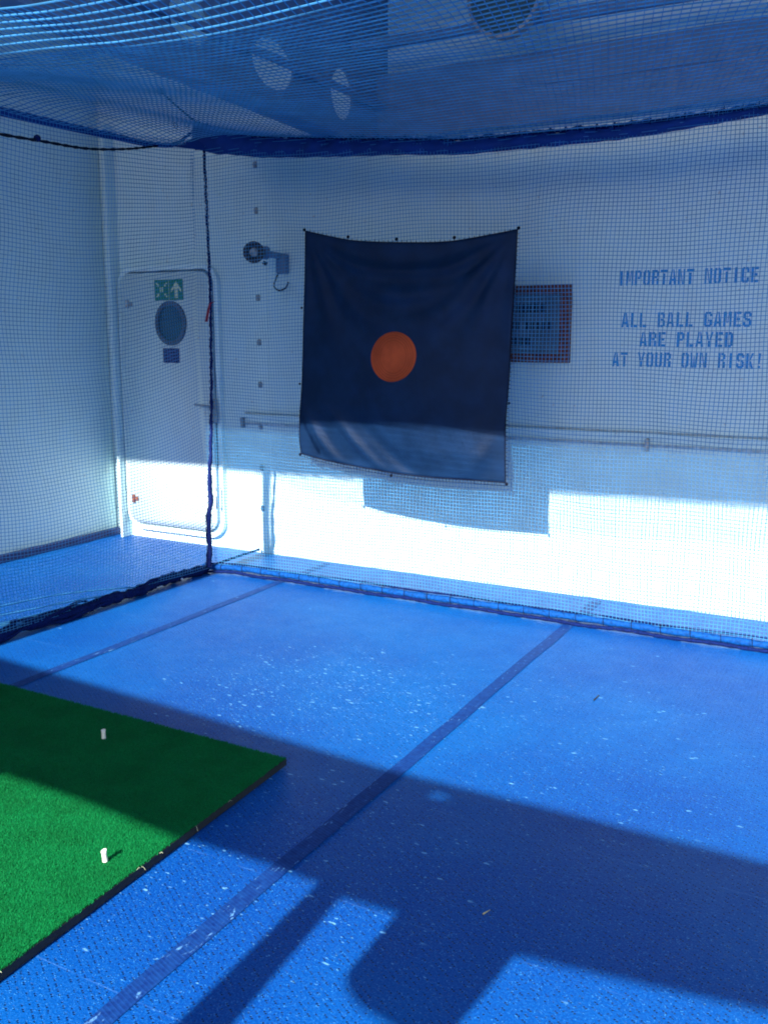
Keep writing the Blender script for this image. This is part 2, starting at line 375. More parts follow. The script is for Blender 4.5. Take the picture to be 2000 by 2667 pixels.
# stencilled notice: my own stencil letters, 5 wide by 7 tall
GL = {
 'I': [('r', 1.6, 0, 3.4, 7)],
 'T': [('r', 0, 5.7, 5, 7), ('r', 1.7, 0, 3.3, 5.25)],
 'L': [('r', .4, 0, 2, 7), ('r', 2.35, 0, 4.9, 1.3)],
 'E': [('r', .2, 0, 1.8, 7), ('r', 2.1, 5.8, 4.8, 7), ('r', 2.1, 2.95, 4.2, 4.15), ('r', 2.1, 0, 4.8, 1.2)],
 'P': [('r', .2, 0, 1.8, 7), ('r', 2.1, 5.9, 4.0, 7), ('r', 3.4, 3.8, 4.9, 6.4), ('r', 2.1, 2.9, 4.0, 3.9)],
 'R': [('r', .2, 0, 1.8, 7), ('r', 2.1, 5.9, 4.0, 7), ('r', 3.4, 4.1, 4.9, 6.4), ('r', 2.1, 3.1, 4.0, 4.1), ('r', 3.4, 0, 4.9, 2.95)],
 'B': [('r', .2, 0, 1.8, 7), ('r', 2.1, 5.9, 4.0, 7), ('r', 3.4, 4.2, 4.8, 6.5), ('r', 2.1, 3.0, 4.0, 4.0), ('r', 3.5, .5, 5, 3.3), ('r', 2.1, 0, 4.0, 1.1)],
 'O': [('r', .1, .6, 1.7, 6.4), ('r', 3.3, .6, 4.9, 6.4), ('r', .8, 5.9, 2.2, 7), ('r', 2.7, 5.9, 4.2, 7), ('r', .8, 0, 2.2, 1.1), ('r', 2.7, 0, 4.2, 1.1)],
 'C': [('r', .1, .6, 1.7, 6.4), ('r', .8, 5.9, 2.2, 7), ('r', 2.6, 5.9, 4.3, 7), ('r', 3.4, 4.7, 4.9, 6.3), ('r', .8, 0, 2.2, 1.1), ('r', 2.6, 0, 4.3, 1.1), ('r', 3.4, .7, 4.9, 2.3)],
 'G': [('r', .1, .6, 1.7, 6.4), ('r', .8, 5.9, 2.2, 7), ('r', 2.6, 5.9, 4.3, 7), ('r', 3.4, 4.9, 4.9, 6.3), ('r', .8, 0, 2.2, 1.1), ('r', 2.6, 0, 4.3, 1.1), ('r', 3.4, .7, 4.9, 3.5), ('r', 2.5, 2.6, 3.3, 3.5)],
 'D': [('r', .2, 0, 1.8, 7), ('r', 2.1, 5.9, 4.0, 7), ('r', 3.4, .6, 4.9, 6.4), ('r', 2.1, 0, 4.0, 1.1)],
 'U': [('r', .1, .6, 1.7, 7), ('r', 3.3, .6, 4.9, 7), ('r', .8, 0, 2.2, 1.1), ('r', 2.7, 0, 4.2, 1.1)],
 'S': [('r', .2, 3.9, 1.7, 6.3), ('r', .8, 5.9, 4.2, 7), ('r', 3.5, 4.8, 4.9, 6.3), ('r', .9, 3.1, 2.3, 4.1), ('r', 2.7, 2.9, 4.3, 3.9), ('r', 3.4, .6, 4.9, 3.2), ('r', .8, 0, 4.2, 1.1), ('r', .1, .7, 1.6, 2.3)],
 'A': [('q', 0, 0, 1.5, 0, 2.4, 7, 1.6, 7), ('q', 3.4, 0, 5, 0, 3.4, 7, 2.65, 7), ('r', 1.55, 1.6, 3.3, 2.6)],
 'N': [('r', .1, 0, 1.3, 7), ('r', 3.7, 0, 4.9, 7), ('q', 3.0, 0, 3.7, 0, 2.0, 7, 1.3, 7), ],
 'M': [('r', 0, 0, 1.2, 7), ('r', 3.8, 0, 5, 7), ('q', 2.0, 1.8, 2.4, 1.8, 1.9, 7, 1.2, 7), ('q', 2.6, 1.8, 3.0, 1.8, 3.8, 7, 3.1, 7)],
 'W': [('q', .7, 0, 1.7, 0, 1.2, 7, 0, 7), ('q', 3.3, 0, 4.3, 0, 5, 7, 3.8, 7), ('q', 1.7, 0, 2.4, 0, 2.6, 5.2, 2.2, 5.2), ('q', 2.6, 0, 3.3, 0, 2.8, 5.2, 2.7, 5.2)],
 'Y': [('r', 1.7, 0, 3.3, 2.9), ('q', 1.5, 3.1, 2.4, 3.1, 1.5, 7, 0, 7), ('q', 2.6, 3.1, 3.5, 3.1, 5, 7, 3.5, 7)],
 'K': [('r', .2, 0, 1.8, 7), ('q', 2.1, 3.4, 3.1, 3.9, 5, 7, 3.5, 7), ('q', 3.4, 0, 5, 0, 3.2, 3.6, 2.2, 3.0)],
 '!': [('q', 2.1, 2.2, 2.9, 2.2, 3.4, 7, 1.6, 7), ('r', 1.7, 0, 3.3, 1.3)],
}
def lettering(bm, text, P0, P1, h, M_of, proud=.0012):
    """text between along-wall coordinates P0 and P1; M_of(u, v) -> world point"""
    pitch = (P1-P0)/(len(text)-.18); sx = pitch*.84/5; sz = h/7
    for i, ch in enumerate(text):
        for g in GL.get(ch, []):
            p = [(g[1], g[2]), (g[3], g[2]), (g[3], g[4]), (g[1], g[4])] if g[0] == 'r' else [(g[k], g[k+1]) for k in (1, 3, 5, 7)]
            bm.faces.new([bm.verts.new(M_of(P0+i*pitch+a*sx, b_*sz)) for a, b_ in p])
for text, xa, xb, yb, yt in [("IMPORTANT NOTICE", 1608, 1973, 740, 705), ("ALL BALL GAMES", 1617, 1954, 852, 819),
                             ("ARE PLAYED", 1664, 1906, 903.5, 870), ("AT YOUR OWN RISK!", 1593, 1985, 957, 922)]:
    a, b_, t = on_wall(xa, yb), on_wall(xb, yb), on_wall((xa+xb)/2, yt)
    zb = (a[2]+b_[2])/2; h = .083
    pos = 0
    for word in text.split(' '):
        bm = bmesh.new(); lettering(bm, ' '*pos+word+' '*(len(text)-pos-len(word)), a[0], b_[0], h, lambda u, v: (u, wy(u, .0015), zb+v))
        from_bm('painted_word', bm, M_stencil, bw); pos += len(word)+1

# ---------------------------------------------------------------- side bulkhead (left)
SX = [(-5.59, 5.80), (-5.597, 4.67), (-5.605, 3.0), (-5.61, -.4)]
lw = thing('side_bulkhead', 'smooth white bulkhead at the left, beyond the side net', 'wall', (-5.6, 4, 0))
V = []; F = []
for x, y in SX: V += [(x, y, 0), (x, y, ROOFZ), (x-.12, y, ROOFZ), (x-.12, y, 0)]
for i in range(len(SX)-1):
    a = i*4
    for k in range(4): F.append((a+k, a+(k+1) % 4, a+4+(k+1) % 4, a+4+k))
F += [(0, 1, 2, 3), (12, 13, 14, 15)]
o = quads('wall_plate', V, F, M_side, lw)
bm = bmesh.new()
for i in range(len(SX)-1):
    (xa, ya), (xb, yb) = SX[i], SX[i+1]
    d = Vector((xa-xb, ya-yb, 0)); L = d.length; n = Vector((1, 0, 0))
    vs = [bm.verts.new(p) for p in [(xa, ya, .004), (xb, yb, .004), (xb+.05, yb, .004), (xa+.05, ya, .004)]]
    f = bm.faces.new(vs); e = bmesh.ops.extrude_face_region(bm, geom=[f])
    bmesh.ops.translate(bm, vec=(0, 0, .05), verts=[g for g in e['geom'] if isinstance(g, bmesh.types.BMVert)])
from_bm('kerb', bm, M_kerb, lw)
# fin beside the door
bm = bmesh.new(); box(bm, -5.457, -5.432, 5.70, wy(-5.45)-.001, 0, 3.15, None, .003)
fin = from_bm('steel_fin', bm, M_white); tag(fin, 'narrow upright white steel fin in the corner left of the door', 'fin')

# ---------------------------------------------------------------- door
XL, XR, ZB, ZT = -5.40, -4.44, .075, 2.11
dr = thing('ship_door', 'white weathertight ship door with rounded corners and oval porthole', 'door', ((XL+XR)/2, wy((XL+XR)/2), 0))
def rrect(x0, x1, z0, z1, r, n=8):
    P = []
    for cx, cz, a0 in ((x1-r, z0+r, -90), (x1-r, z1-r, 0), (x0+r, z1-r, 90), (x0+r, z0+r, 180)):
        for k in range(n+1):
            a = R(a0+90*k/n); P.append((cx+r*math.cos(a), cz+r*math.sin(a)))
    return P
def slab(bm, pts, y0, y1, M, bev=0.0):
    """polygon in the wall frame's x,z extruded from y0 (front) to y1"""
    vs = [bm.verts.new(M @ Vector((x, y0, z))) for x, z in pts]; f = bm.faces.new(vs)
    e = bmesh.ops.extrude_face_region(bm, geom=[f])
    d = (M.to_3x3() @ Vector((0, y1-y0, 0)))
    bmesh.ops.translate(bm, vec=d, verts=[g for g in e['geom'] if isinstance(g, bmesh.types.BMVert)])
    if bev:
        fs = set(f.edges); bmesh.ops.bevel(bm, geom=list(fs), offset=bev, segments=3, affect='EDGES')
def ringslab(bm, po, pi_, y0, y1, M):
    n = len(po)
    A = [[bm.verts.new(M @ Vector((x, y, z))) for x, z in P] for P in (po, pi_) for y in (y0, y1)]
    of, ob, inf, ib = A
    for k in range(n):
        j = (k+1) % n
        for q in ((of[k], of[j], inf[j], inf[k]), (of[k], ob[k], ob[j], of[j]), (inf[k], inf[j], ib[j], ib[k]), (ob[k], ib[k], ib[j], ob[j])):
            bm.faces.new(q)
W0 = WM(0, 0)
def woff(X): return X/math.cos(WROT)      # wall-frame x of world X
WL = Matrix.Translation((0, WB, 0)) @ Matrix.Rotation(WROT, 4, 'Z')
k_ = 1/math.cos(WROT)
bm = bmesh.new(); slab(bm, rrect(XL*k_, (XR-.072)*k_, ZB+.052, ZT-.052, .10), -.062, -.004, WL, .012)
from_bm('door_leaf', bm, M_door, dr, True)
for p in dr.children: pass
bm = bmesh.new(); ringslab(bm, rrect((XL-.02)*k_, XR*k_, ZB, ZT, .145), rrect((XL+.02)*k_, (XR-.036)*k_, ZB+.036, ZT-.036, .11), -.045, 0, WL)
from_bm('door_frame', bm, M_door, dr)
bm = bmesh.new(); ringslab(bm, rrect((XL+.02)*k_, (XR-.037)*k_, ZB+.037, ZT-.037, .11), rrect((XL+.03)*k_, (XR-.078)*k_, ZB+.055, ZT-.055, .10), -.020, -.002, WL)  # gasket, dark and wide on the right to paint the door's edge shadow
from_bm('door_gasket_shade', bm, M_gask, dr)
# porthole
pc = on_wall(448, 842, .062); u0 = pc[0]*k_
def ell(rx, rz, n=40, cx=0, cz=0): return [(cx+rx*math.cos(2*math.pi*k/n), cz+rz*math.sin(2*math.pi*k/n)) for k in range(n)]
bm = bmesh.new(); ringslab(bm, ell(.148, .163, 40, u0, pc[2]), ell(.118, .133, 40, u0, pc[2]), -.082, -.06, WL)
pr = from_bm('porthole_rim', bm, M_rim, dr, False)
bm = bmesh.new(); slab(bm, ell(.1175, .1325, 40, u0, pc[2]), -.066, -.061, WL); g = from_bm('glass_pane', bm, M_glass, pr)
# little navy plate under the porthole
def plate(name, px, py, pw, ph, off, th, material, parent=None):
    a, b_ = on_wall(px-pw/2, py, off), on_wall(px+pw/2, py, off); zt, zb = on_wall(px, py-ph/2, off)[2], on_wall(px, py+ph/2, off)[2]
    bm = bmesh.new(); box(bm, a[0]*k_, b_[0]*k_, -off-th, -off, zb, zt, WL, .0015)
    return from_bm(name, bm, material, parent), (a[0]*k_, b_[0]*k_, zb, zt)
pt = thing('door_plate', 'small navy blue plate with pale lines of text below the door porthole', 'sign', tuple(on_wall(448, 945, .066)))
pl, (a, b_, zb, zt) = plate('plate', 448, 926, 42, 38, .0625, .004, M_navy, pt)
bm = bmesh.new()
for k in range(4):
    z = zt-(zt-zb)*(.2+.2*k); x = a+(b_-a)*.12
    while x < b_-(b_-a)*.18:
        wd = random.uniform(.006, .018); box(bm, x, min(x+wd, b_-.006), -.0675, -.0668, z-.004, z+.004, WL); x += wd+.005
from_bm('text_lines', bm, M_palelet, pt)
# muster sign
ms = thing('exit_sign', 'green muster sign with four inward arrows and a big up arrow on the door', 'sign', tuple(on_wall(441, 780, .066)))
pl, (a, b_, zb, zt) = plate('plate', 441, 755, 74, 54, .0625, .003, M_green, ms)
bm = bmesh.new(); W = b_-a; H = zt-zb; mid = a+W*.52
def poly(bm, P, y=-.0668): bm.faces.new([bm.verts.new(WL @ Vector((x, y, z))) for x, z in P])
cx = a+W*.77; cz = zb+H*.5; q = H*.40
poly(bm, [(cx, cz+q), (cx+q*.85, cz), (cx+q*.85, cz-q*.36), (cx+q*.24, cz+q*.22), (cx+q*.24, cz-q), (cx-q*.24, cz-q), (cx-q*.24, cz+q*.22), (cx-q*.85, cz-q*.36), (cx-q*.85, cz)])
lx = a+W*.265; s_ = H*.40
for sx, sz in ((-1, 1), (1, 1), (-1, -1), (1, -1)):
    tip = Vector((lx+sx*s_*.42, cz+sz*s_*.42)); d = Vector((sx, sz)).normalized(); n = Vector((-d.y, d.x)); L = s_*.62
    P = [tip, tip+d*L*.5+n*L*.42, tip+d*L*.42+n*L*.14, tip+d*L+n*L*.14, tip+d*L-n*L*.14, tip+d*L*.42-n*L*.14, tip+d*L*.5-n*L*.42]
    from_bm('arrow', bm, M_lum, ms); bm = bmesh.new(); poly(bm, [(v.x, v.y) for v in P])
from_bm('arrow', bm, M_lum, ms)
bm = bmesh.new()
for dx, dz, r in ((-.2, .1, .13), (.15, .12, .13)):
    poly(bm, [(lx+dx*s_+r*s_*math.cos(t*.5236), cz+dz*s_+s_*.12+r*s_*math.sin(t*.5236)) for t in range(12)])
    poly(bm, [(lx+dx*s_-r*s_, cz+dz*s_), (lx+dx*s_+r*s_, cz+dz*s_), (lx+dx*s_+r*s_*.6, cz+dz*s_-s_*.42), (lx+dx*s_-r*s_*.6, cz+dz*s_-s_*.42)], -.06675)
from_bm('people_symbol', bm, M_lum, ms)
bm = bmesh.new(); poly(bm, [(mid-.002, zb), (mid+.002, zb), (mid+.002, zt), (mid-.002, zt)]); from_bm('divider', bm, M_lum, ms)
# lever handle, grab handle, hinges
h0 = on_wall(513, 1053, .075); h1 = on_wall(556, 1056, .075)
bm = bmesh.new(); cyl(bm, (h0[0], wy(h0[0], .10), h0[2]), (h1[0], wy(h1[0], .10), h1[2]-.01), .008, .011, 12)
cyl(bm, (h1[0]-.005, wy(h1[0], .062), h1[2]-.01), (h1[0]-.005, wy(h1[0], .105), h1[2]-.01), .013, None, 12)
box(bm, (h1[0]-.035)*k_, (h1[0]+.03)*k_, -.068, -.0622, h1[2]-.13, h1[2]+.05, WL, .002)
from_bm('lever_handle', bm, M_steel, dr, False)
gt, gb = on_wall(564, 1270, .11), on_wall(565, 1324, .11); bm = bmesh.new()
cyl(bm, gt, gb, .007, None, 10)
cyl(bm, gt, (gt[0]-.01, wy(gt[0], .0625), gt[2]), .006, None, 8); cyl(bm, gb, (gb[0]-.01, wy(gb[0], .0625), gb[2]), .006, None, 8)
from_bm('grab_handle', bm, M_steel, dr, True)
for y_, m_ in ((792, M_steel), (1298, M_rust)):
    c = on_wall(332 if y_ < 1000 else 349, y_, .07); bm = bmesh.new()
    cyl(bm, (c[0], c[1], c[2]-.03), (c[0], c[1], c[2]+.03), .014, None, 12)
    box(bm, c[0]*k_, (c[0]+.05)*k_, -.072, -.063, c[2]-.016, c[2]+.016, WL, .002)
    h_ = from_bm('hinge', bm, m_, dr, False)
    if m_ is M_rust: h_['label'] = 'rusty lower hinge'

# ---------------------------------------------------------------- horn lamp on the wall
hp = on_wall(661, 657, .30); hb = Vector(hp); ax = Vector((.30, -.95, -.08)).normalized()
fl = thing('floodlight', 'black ringed floodlight on a wall bracket left of the target cloth', 'lamp', tuple(on_wall(735, 680)))
bm = bmesh.new()
def lathe(bm, c, axis, prof, n=28):
    q = axis.to_track_quat('Z', 'Y').to_matrix(); rings = []
    for r, h in prof: rings.append([bm.verts.new(Vector(c)+q @ Vector((r*math.cos(2*math.pi*k/n), r*math.sin(2*math.pi*k/n), h))) for k in range(n)])
    for A, B in zip(rings, rings[1:]):
        for k in range(n): bm.faces.new((A[k], A[(k+1) % n], B[(k+1) % n], B[k]))
    return rings
r_ = lathe(bm, hb, ax, [(.030, -.05), (.034, .012), (.058, .026), (.068, .022), (.072, .0), (.068, -.03), (.052, -.07), (.045, -.12)])
bm.faces.new(r_[-1]); from_bm('lamp_housing', bm, M_black, fl, True)
bm = bmesh.new(); r_ = lathe(bm, hb, ax, [(.0305, -.02), (.028, .006), (.016, .014), (.004, .016)]); bm.faces.new(r_[-1]); from_bm('lens', bm, M_lens, fl, True)
m0 = on_wall(742, 690); bm = bmesh.new()
bk = hb-ax*.12; cyl(bm, bk, (bk.x+.02, bk.y+.06, bk.z-.002), .042, .045, 20)
cyl(bm, (bk.x+.05, bk.y, bk.z-.01), (m0[0]-.01, m0[1]-.03, bk.z-.02), .02, .024, 14)
from_bm('lamp_arm', bm, M_beam, fl, True)
bm = bmesh.new(); c_ = m0
box(bm, (c_[0]-.035)*k_, (c_[0]+.04)*k_, -.06, -.001, c_[2]-.06, c_[2]+.07, WL, .006); from_bm('bracket', bm, M_beam, fl)
bm = bmesh.new(); a_ = on_wall(685, 683, .22); cyl(bm, a_, (a_[0]+.02, a_[1]+.02, a_[2]-.012), .013, None, 10); from_bm('clamp_knob', bm, M_black, fl)
cab = spline([(c_[0]-.015, c_[1]-.05, c_[2]-.05), (c_[0]-.03, c_[1]-.07, c_[2]-.10), (c_[0]-.04, c_[1]-.075, c_[2]-.15), (c_[0]-.01, c_[1]-.07, c_[2]-.175), (c_[0]+.035, c_[1]-.05, c_[2]-.16), (c_[0]+.04, c_[1]-.02, c_[2]-.12)], 26)
tubes('cable', [cab], .006, M_black, fl, 8)

# ---------------------------------------------------------------- framed board behind the cloth
pa, pb = on_wall(1491, 742), on_wall(1485.5, 945)
XR2, XL2 = -1.79, -2.55; zt2, zb2 = 1.894, 1.435
fb = thing('framed_board', 'slate coloured notice board in a dark red frame right of the target cloth', 'sign', (-2.17, wy(-2.17), zb2))
bm = bmesh.new()
def rect(x0, x1, z0, z1): return [(x0, z0), (x1, z0), (x1, z1), (x0, z1)]
ringslab(bm, rect(XL2*k_, XR2*k_, zb2, zt2), rect((XL2+.062)*k_, (XR2-.062)*k_, zb2+.052, zt2-.052), -.035, -.001, WL); from_bm('frame', bm, M_signred, fb)
bm = bmesh.new(); box(bm, (XL2+.062)*k_, (XR2-.062)*k_, -.012, -.002, zb2+.052, zt2-.052, WL); from_bm('board', bm, M_slate, fb)
bm = bmesh.new()
for z, xe in ((1.76, -1.98), (1.655, -1.90), (1.56, -2.05)):
    x = XL2+.1; bm = bmesh.new()
    while x < xe:
        wd = random.uniform(.02, .034); box(bm, x*k_, (x+wd)*k_, -.0135, -.0125, z-.024, z+.024, WL); x += wd+.012
        if random.random() < .2: x += .03
    from_bm('faded_writing', bm, M_ink, fb)

# ---------------------------------------------------------------- round port high on the bulkhead
c = on_y(1315, -8, 5.16); WF = Matrix.Translation((0, 5.16, 0))
rp = thing('round_lamp', 'round grey-green deck lamp with a thin rim, high up above the overhead net', 'lamp', tuple(c))
bm = bmesh.new(); ringslab(bm, ell(.205, .205, 44, c[0], c[2]), ell(.188, .188, 44, c[0], c[2]), -.03, .04, WF); from_bm('rim', bm, M_steel, rp)
bm = bmesh.new(); slab(bm, ell(.1875, .1875, 44, c[0], c[2]), -.012, .03, WF); from_bm('lens', bm, M_glass2, rp)
bm = bmesh.new(); box(bm, c[0]-.03, c[0]+.03, 5.165, 5.20, c[2]+.19, ROOFZ-.001); from_bm('bracket', bm, M_beam, rp)
# ---------------------------------------------------------------- deck overhead with beams
ov = thing('deck_overhang', 'pale painted overhead of the deck above the net cage with a holed beam', 'overhang', (-2, 4, ROOFZ))
RE = 5.73-(ROOFZ-.62)/SL        # its seaward edge, which casts the shade on the bulkhead
bm = bmesh.new()
box(bm, -8, 6, RE, 6.2, ROOFZ, ROOFZ+.2)
from_bm('deck_plate', bm, M_roofp, ov)
# holed web beam running to the bulkhead
bm = bmesh.new(); Xb = -3.05
outer = [(2.2, 2.84), (wy(Xb), 2.74), (wy(Xb), ROOFZ), (2.2, ROOFZ)]
loops = [outer]
for cy, cz, ry, rz in ((3.12, 3.05, .16, .10), (3.80, 3.03, .15, .105), (4.47, 2.99, .19, .125), (5.17, 2.985, .125, .14)):
    loops.append([(cy+ry*math.cos(2*math.pi*k/24), cz+rz*math.sin(2*math.pi*k/24)) for k in range(24)])
edges = []
for L in loops:
    vs = [bm.verts.new((Xb, y, z)) for y, z in L]
    edges += [bm.edges.new((vs[i], vs[(i+1) % len(vs)])) for i in range(len(vs))]
bmesh.ops.triangle_fill(bm, edges=edges, use_beauty=True)
e = bmesh.ops.extrude_face_region(bm, geom=bm.faces[:]); bmesh.ops.translate(bm, vec=(-.015, 0, 0), verts=[g for g in e['geom'] if isinstance(g, bmesh.types.BMVert)])
from_bm('holed_beam', bm, M_beam, ov)
V, F = [], []
bm = bmesh.new()
vs = [bm.verts.new(p) for p in [(Xb-.09, 2.2, 2.838), (Xb+.07, 2.2, 2.838), (Xb+.07, wy(Xb)-.17, 2.738), (Xb-.09, wy(Xb)-.17, 2.738)]]
f = bm.faces.new(vs); e = bmesh.ops.extrude_face_region(bm, geom=[f]); bmesh.ops.translate(bm, vec=(0, 0, -.02), verts=[g for g in e['geom'] if isinstance(g, bmesh.types.BMVert)])
from_bm('beam_flange', bm, M_beam, ov)
for k, y_ in enumerate((1.4, 2.5)):
    bm = bmesh.new(); box(bm, -5.6, 6, y_, y_+.02, 3.5, ROOFZ-.001); box(bm, -5.6, 6, y_-.05, y_+.07, 3.475, 3.4999); from_bm('cross_beam', bm, M_beam, ov)
bm = bmesh.new(); box(bm, Xb+.02, 6, 5.24, 5.30, 3.235, 3.285); from_bm('longitudinal_girder', bm, M_beam, ov)
tubes('pipe', [spline([(-3.0, 2.4, 3.01), (-3.0, 4.0, 3.0), (-3.0, wy(-3)-.02, 2.99)], 12)], .022, M_beam, ov, 10)

# ---------------------------------------------------------------- netting
NY = 5.04            # depth of the back net
NX = -4.07           # side net plane
TW = .0015           # twine radius
X1 = .75
P_top = [(-4.30, 2.90), (-4.12, 2.90), (-4.03, 2.896), (-3.9, 2.845), (-3.55, 2.775), (-3.04, 2.718), (-2.24, 2.640), (-1.4, 2.628), (-.675, 2.652), (.8, 2.70)]
tx = np.array([p[0] for p in P_top]); tz = np.array([p[1] for p in P_top])
def top_z(x): return np.interp(x, tx, tz)
def tube_y(x): return np.interp(x, [-4.1, -3.9, -3.0, -1.5, 1], [5.09, 5.15, 5.13, 5.10, 5.10])
TZ = .062
cuts = [(-3.205, 2.13), (-1.885, 2.12)]
def back_surface(x, z):
    t = np.clip((z-TZ)/2.6, 0, 1)
    y = tube_y(x)*(1-t)+NY*t
    y = y+.012*np.sin(2.1*x+.6)*np.sin(math.pi*t)+.008*np.sin(5.3*x+2*z)*np.sin(math.pi*t)-.02*np.sin(math.pi*t)
    return y
def back_warp(u, z):
    x = u+.012*np.sin(1.7*z+3*u)+.006*np.sin(6*z+9*u)
    zz = z+.010*np.sin(2.3*u+.5)*(1-.3*z)+.006*np.sin(7*u+3*z)
    for cx, cz in cuts:     # pulled towards the cloth's corners
        d2 = (u-cx)**2+(z-cz)**2; g = np.exp(-d2/.06)
        x = x+(u-cx)*-.16*g; zz = zz+(z-cz)*-.16*g
    return x, zz
paths = []
for u in np.arange(NX+.02, X1, .0205):
    z = np.arange(TZ, 2.72, .06); z = z[z < top_z(u)]; x, zz = back_warp(np.full_like(z, u), z)
    paths.append(np.stack([x, back_surface(x, zz), zz], 1))
for z in np.arange(TZ+.01, 2.80, .0205):
    u = np.arange(NX, X1, .06); u = u[top_z(u) > z-.0]
    if len(u) < 3: continue
    x, zz = back_warp(u, np.full_like(u, z)); paths.append(np.stack([x, back_surface(x, zz), zz], 1))
nb = tubes('cage_net', paths, TW, M_net, None, 4)
tag(nb, 'blue mesh net hanging across the cage in front of the stencilled notice', 'net', 'nets of the golf cage')

# side net, sagging in long curves
ys = [NY+.02, 3.2, 1.0]
def side_top(y): s = np.clip((NY-y)/3.6, 0, 1); return 2.80-.30*np.sin(math.pi*np.clip(s*1.35, 0, 1))**1.0*(.30)-.02*s
def side_pt(y, z):
    s = (NY+.02-y)/4.0; t = z/2.8
    x = NX-.05*np.sin(math.pi*s)*np.sin(math.pi*t)+.012*np.sin(4*y+z*2)-.10*s*(1-t)**2*.5
    return x
paths = []
for y in np.arange(.9, NY, .024):
    zt_ = side_top(y); z = np.linspace(.05, zt_, 34)
    d = NY-y
    yy = y+.02*np.sin(3*z)+.010*np.sin(9*z+y*4)+.05*np.exp(-d/.5)*np.sin(2.5*z)*0
    paths.append(np.stack([side_pt(yy, z), yy, z], 1))
for t in np.arange(.0, 1.0, .0078):
    y = np.arange(.9, NY+.03, .05); d = NY-y
    z = .05+t*(side_top(y)-.05)
    z = z-.16*np.sin(math.pi*np.clip(d/2.2, 0, 1))**.8*math.sin(math.pi*min(1, t*1.04))**.7*(.8-.3*t)+.006*np.sin(6*y+7*t)
    paths.append(np.stack([side_pt(y, z), y, np.maximum(z, .03)], 1))
ns = tubes('cage_net', paths, TW, M_net, None, 4)
tag(ns, 'blue mesh net closing the left side of the cage in front of the door', 'net', 'nets of the golf cage')
# slack folds of the side net along the deck
paths = []
for q in range(9):
    a = random.uniform(.9, 2.2); b_ = random.uniform(3.4, 4.7); y = np.linspace(a, b_, 40); s = np.linspace(0, 1, 40)
    z = .05+(.05+.09*random.random())*(np.sin(math.pi*s)**.7)*(1-.3*s)
    x = NX-.03-(.06+.10*random.random())*np.sin(math.pi*s)+.008*np.sin(9*y+q)
    paths.append(np.stack([x, y, z], 1))
o = tubes('slack_fold', paths, [np.linspace(.003, .0045, 40)]*len(paths), M_net, ns, 5)

# overhead net
EL = np.array([on_x(x, y, -4.2)[1:] for x, y in ((-400, 195), (-200, 240), (-60, 275), (60, 303), (180, 330), (300, 356), (400, 376), (455, 378), (500, 335), (512, 322))])
def edge_z(y): return np.interp(y, EL[:, 0], EL[:, 1])
def over_z(x, y):
    q = NY+.02-y
    e0 = (np.where(x > -4.0, top_z(x), 2.86)-CAMZ)/(NY+.02)
    e = e0+.061*q+.006*q*(q-2.59)+.11*np.clip(2.45-y, 0, 1)
    z = CAMZ+e*y
    g = np.exp(-((x+4.2)/.42)**2)
    z = z*(1-g)+edge_z(y)*g
    return z+(.012*np.sin(2.2*x+1.3*y)+.006*np.sin(5*x-2*y))*np.clip(q*2, 0, 1)*(1-g)
paths = []
ROW, CELL = .056, .030
rows = [NY+.02]
while rows[-1] > 2.08: rows.append(rows[-1]-np.interp(rows[-1], [2.1, 2.6, 5.0], [.060, .058, .052]))
rows = np.array(rows)
xs = np.arange(-4.20, X1, CELL/2)
for r, y0 in enumerate(rows):
    y = y0+.004*np.sin(3*xs+r); paths.append(np.stack([xs[::3], y[::3], over_z(xs[::3], y[::3])], 1))
nrow = len(paths); seg = []
for r in range(len(rows)-1):
    off = CELL/2 if r % 2 else 0
    xa = np.arange(-4.20, X1-.05, CELL)+off
    xb = xa+CELL*.5
    ya, yb = rows[r], rows[r+1]
    ym = (ya+yb)/2
    A = np.stack([xa, np.full_like(xa, ya), over_z(xa, np.full_like(xa, ya))], 1)
    Bm = np.stack([xb, np.full_like(xa, yb), over_z(xb, np.full_like(xa, yb))], 1)
    seg.append((A, Bm))
V1, F1 = tube_arrays(paths, .0027, 4)
# struts: vectorised thin prisms
A = np.concatenate([s[0] for s in seg]); B = np.concatenate([s[1] for s in seg])
T = B-A; T /= np.linalg.norm(T, axis=1)[:, None]; S = np.cross(T, [0, 0, 1.0]); S /= np.linalg.norm(S, axis=1)[:, None]; U = np.cross(T, S); rr = .0018
ring = []
for P in (A, B):
    for j in range(3):
        t = 2*math.pi*j/3; ring.append(P+(S*math.cos(t)+U*math.sin(t))*rr)
V2 = np.stack(ring, 1).reshape(-1, 3); k6 = np.arange(len(A))[:, None, None]*6
fq = np.array([[0, 1, 4, 3], [1, 2, 5, 4], [2, 0, 3, 5]])[None]
F2 = (k6+fq).reshape(-1, 4)+len(V1)
no = quads('cage_net', np.concatenate([V1, V2]), np.concatenate([F1, F2]), M_net)
tag(no, 'blue mesh net sagging overhead as the roof of the cage', 'net', 'nets of the golf cage')

# gathered hem where the overhead and back nets meet: a dense hanging strip, part of the overhead net
hx = np.linspace(-4.06, X1, 260)
ztop = top_z(hx)+.0; drop = np.interp(hx, [-4.3, -4.1, -3.8, -2.6, -1.2, -.5, .8], [.14, .16, .13, .082, .062, .03, .02])
hy = NY+.02+.006*np.sin(40*hx)
rowsH = []
for k in range(9):
    t = k/8; rowsH.append(np.stack([hx, hy-.03*math.sin(math.pi*t)+.004*np.sin(55*hx+k), ztop-drop*t+.004*np.sin(23*hx)*(1-t)], 1))
V = np.stack(rowsH, 1).reshape(-1, 3); n_ = 9
F = [(i*n_+j, i*n_+j+1, (i+1)*n_+j+1, (i+1)*n_+j) for i in range(len(hx)-1) for j in range(n_-1)]
quads('gathered_hem', V, F, M_hem, no, True)
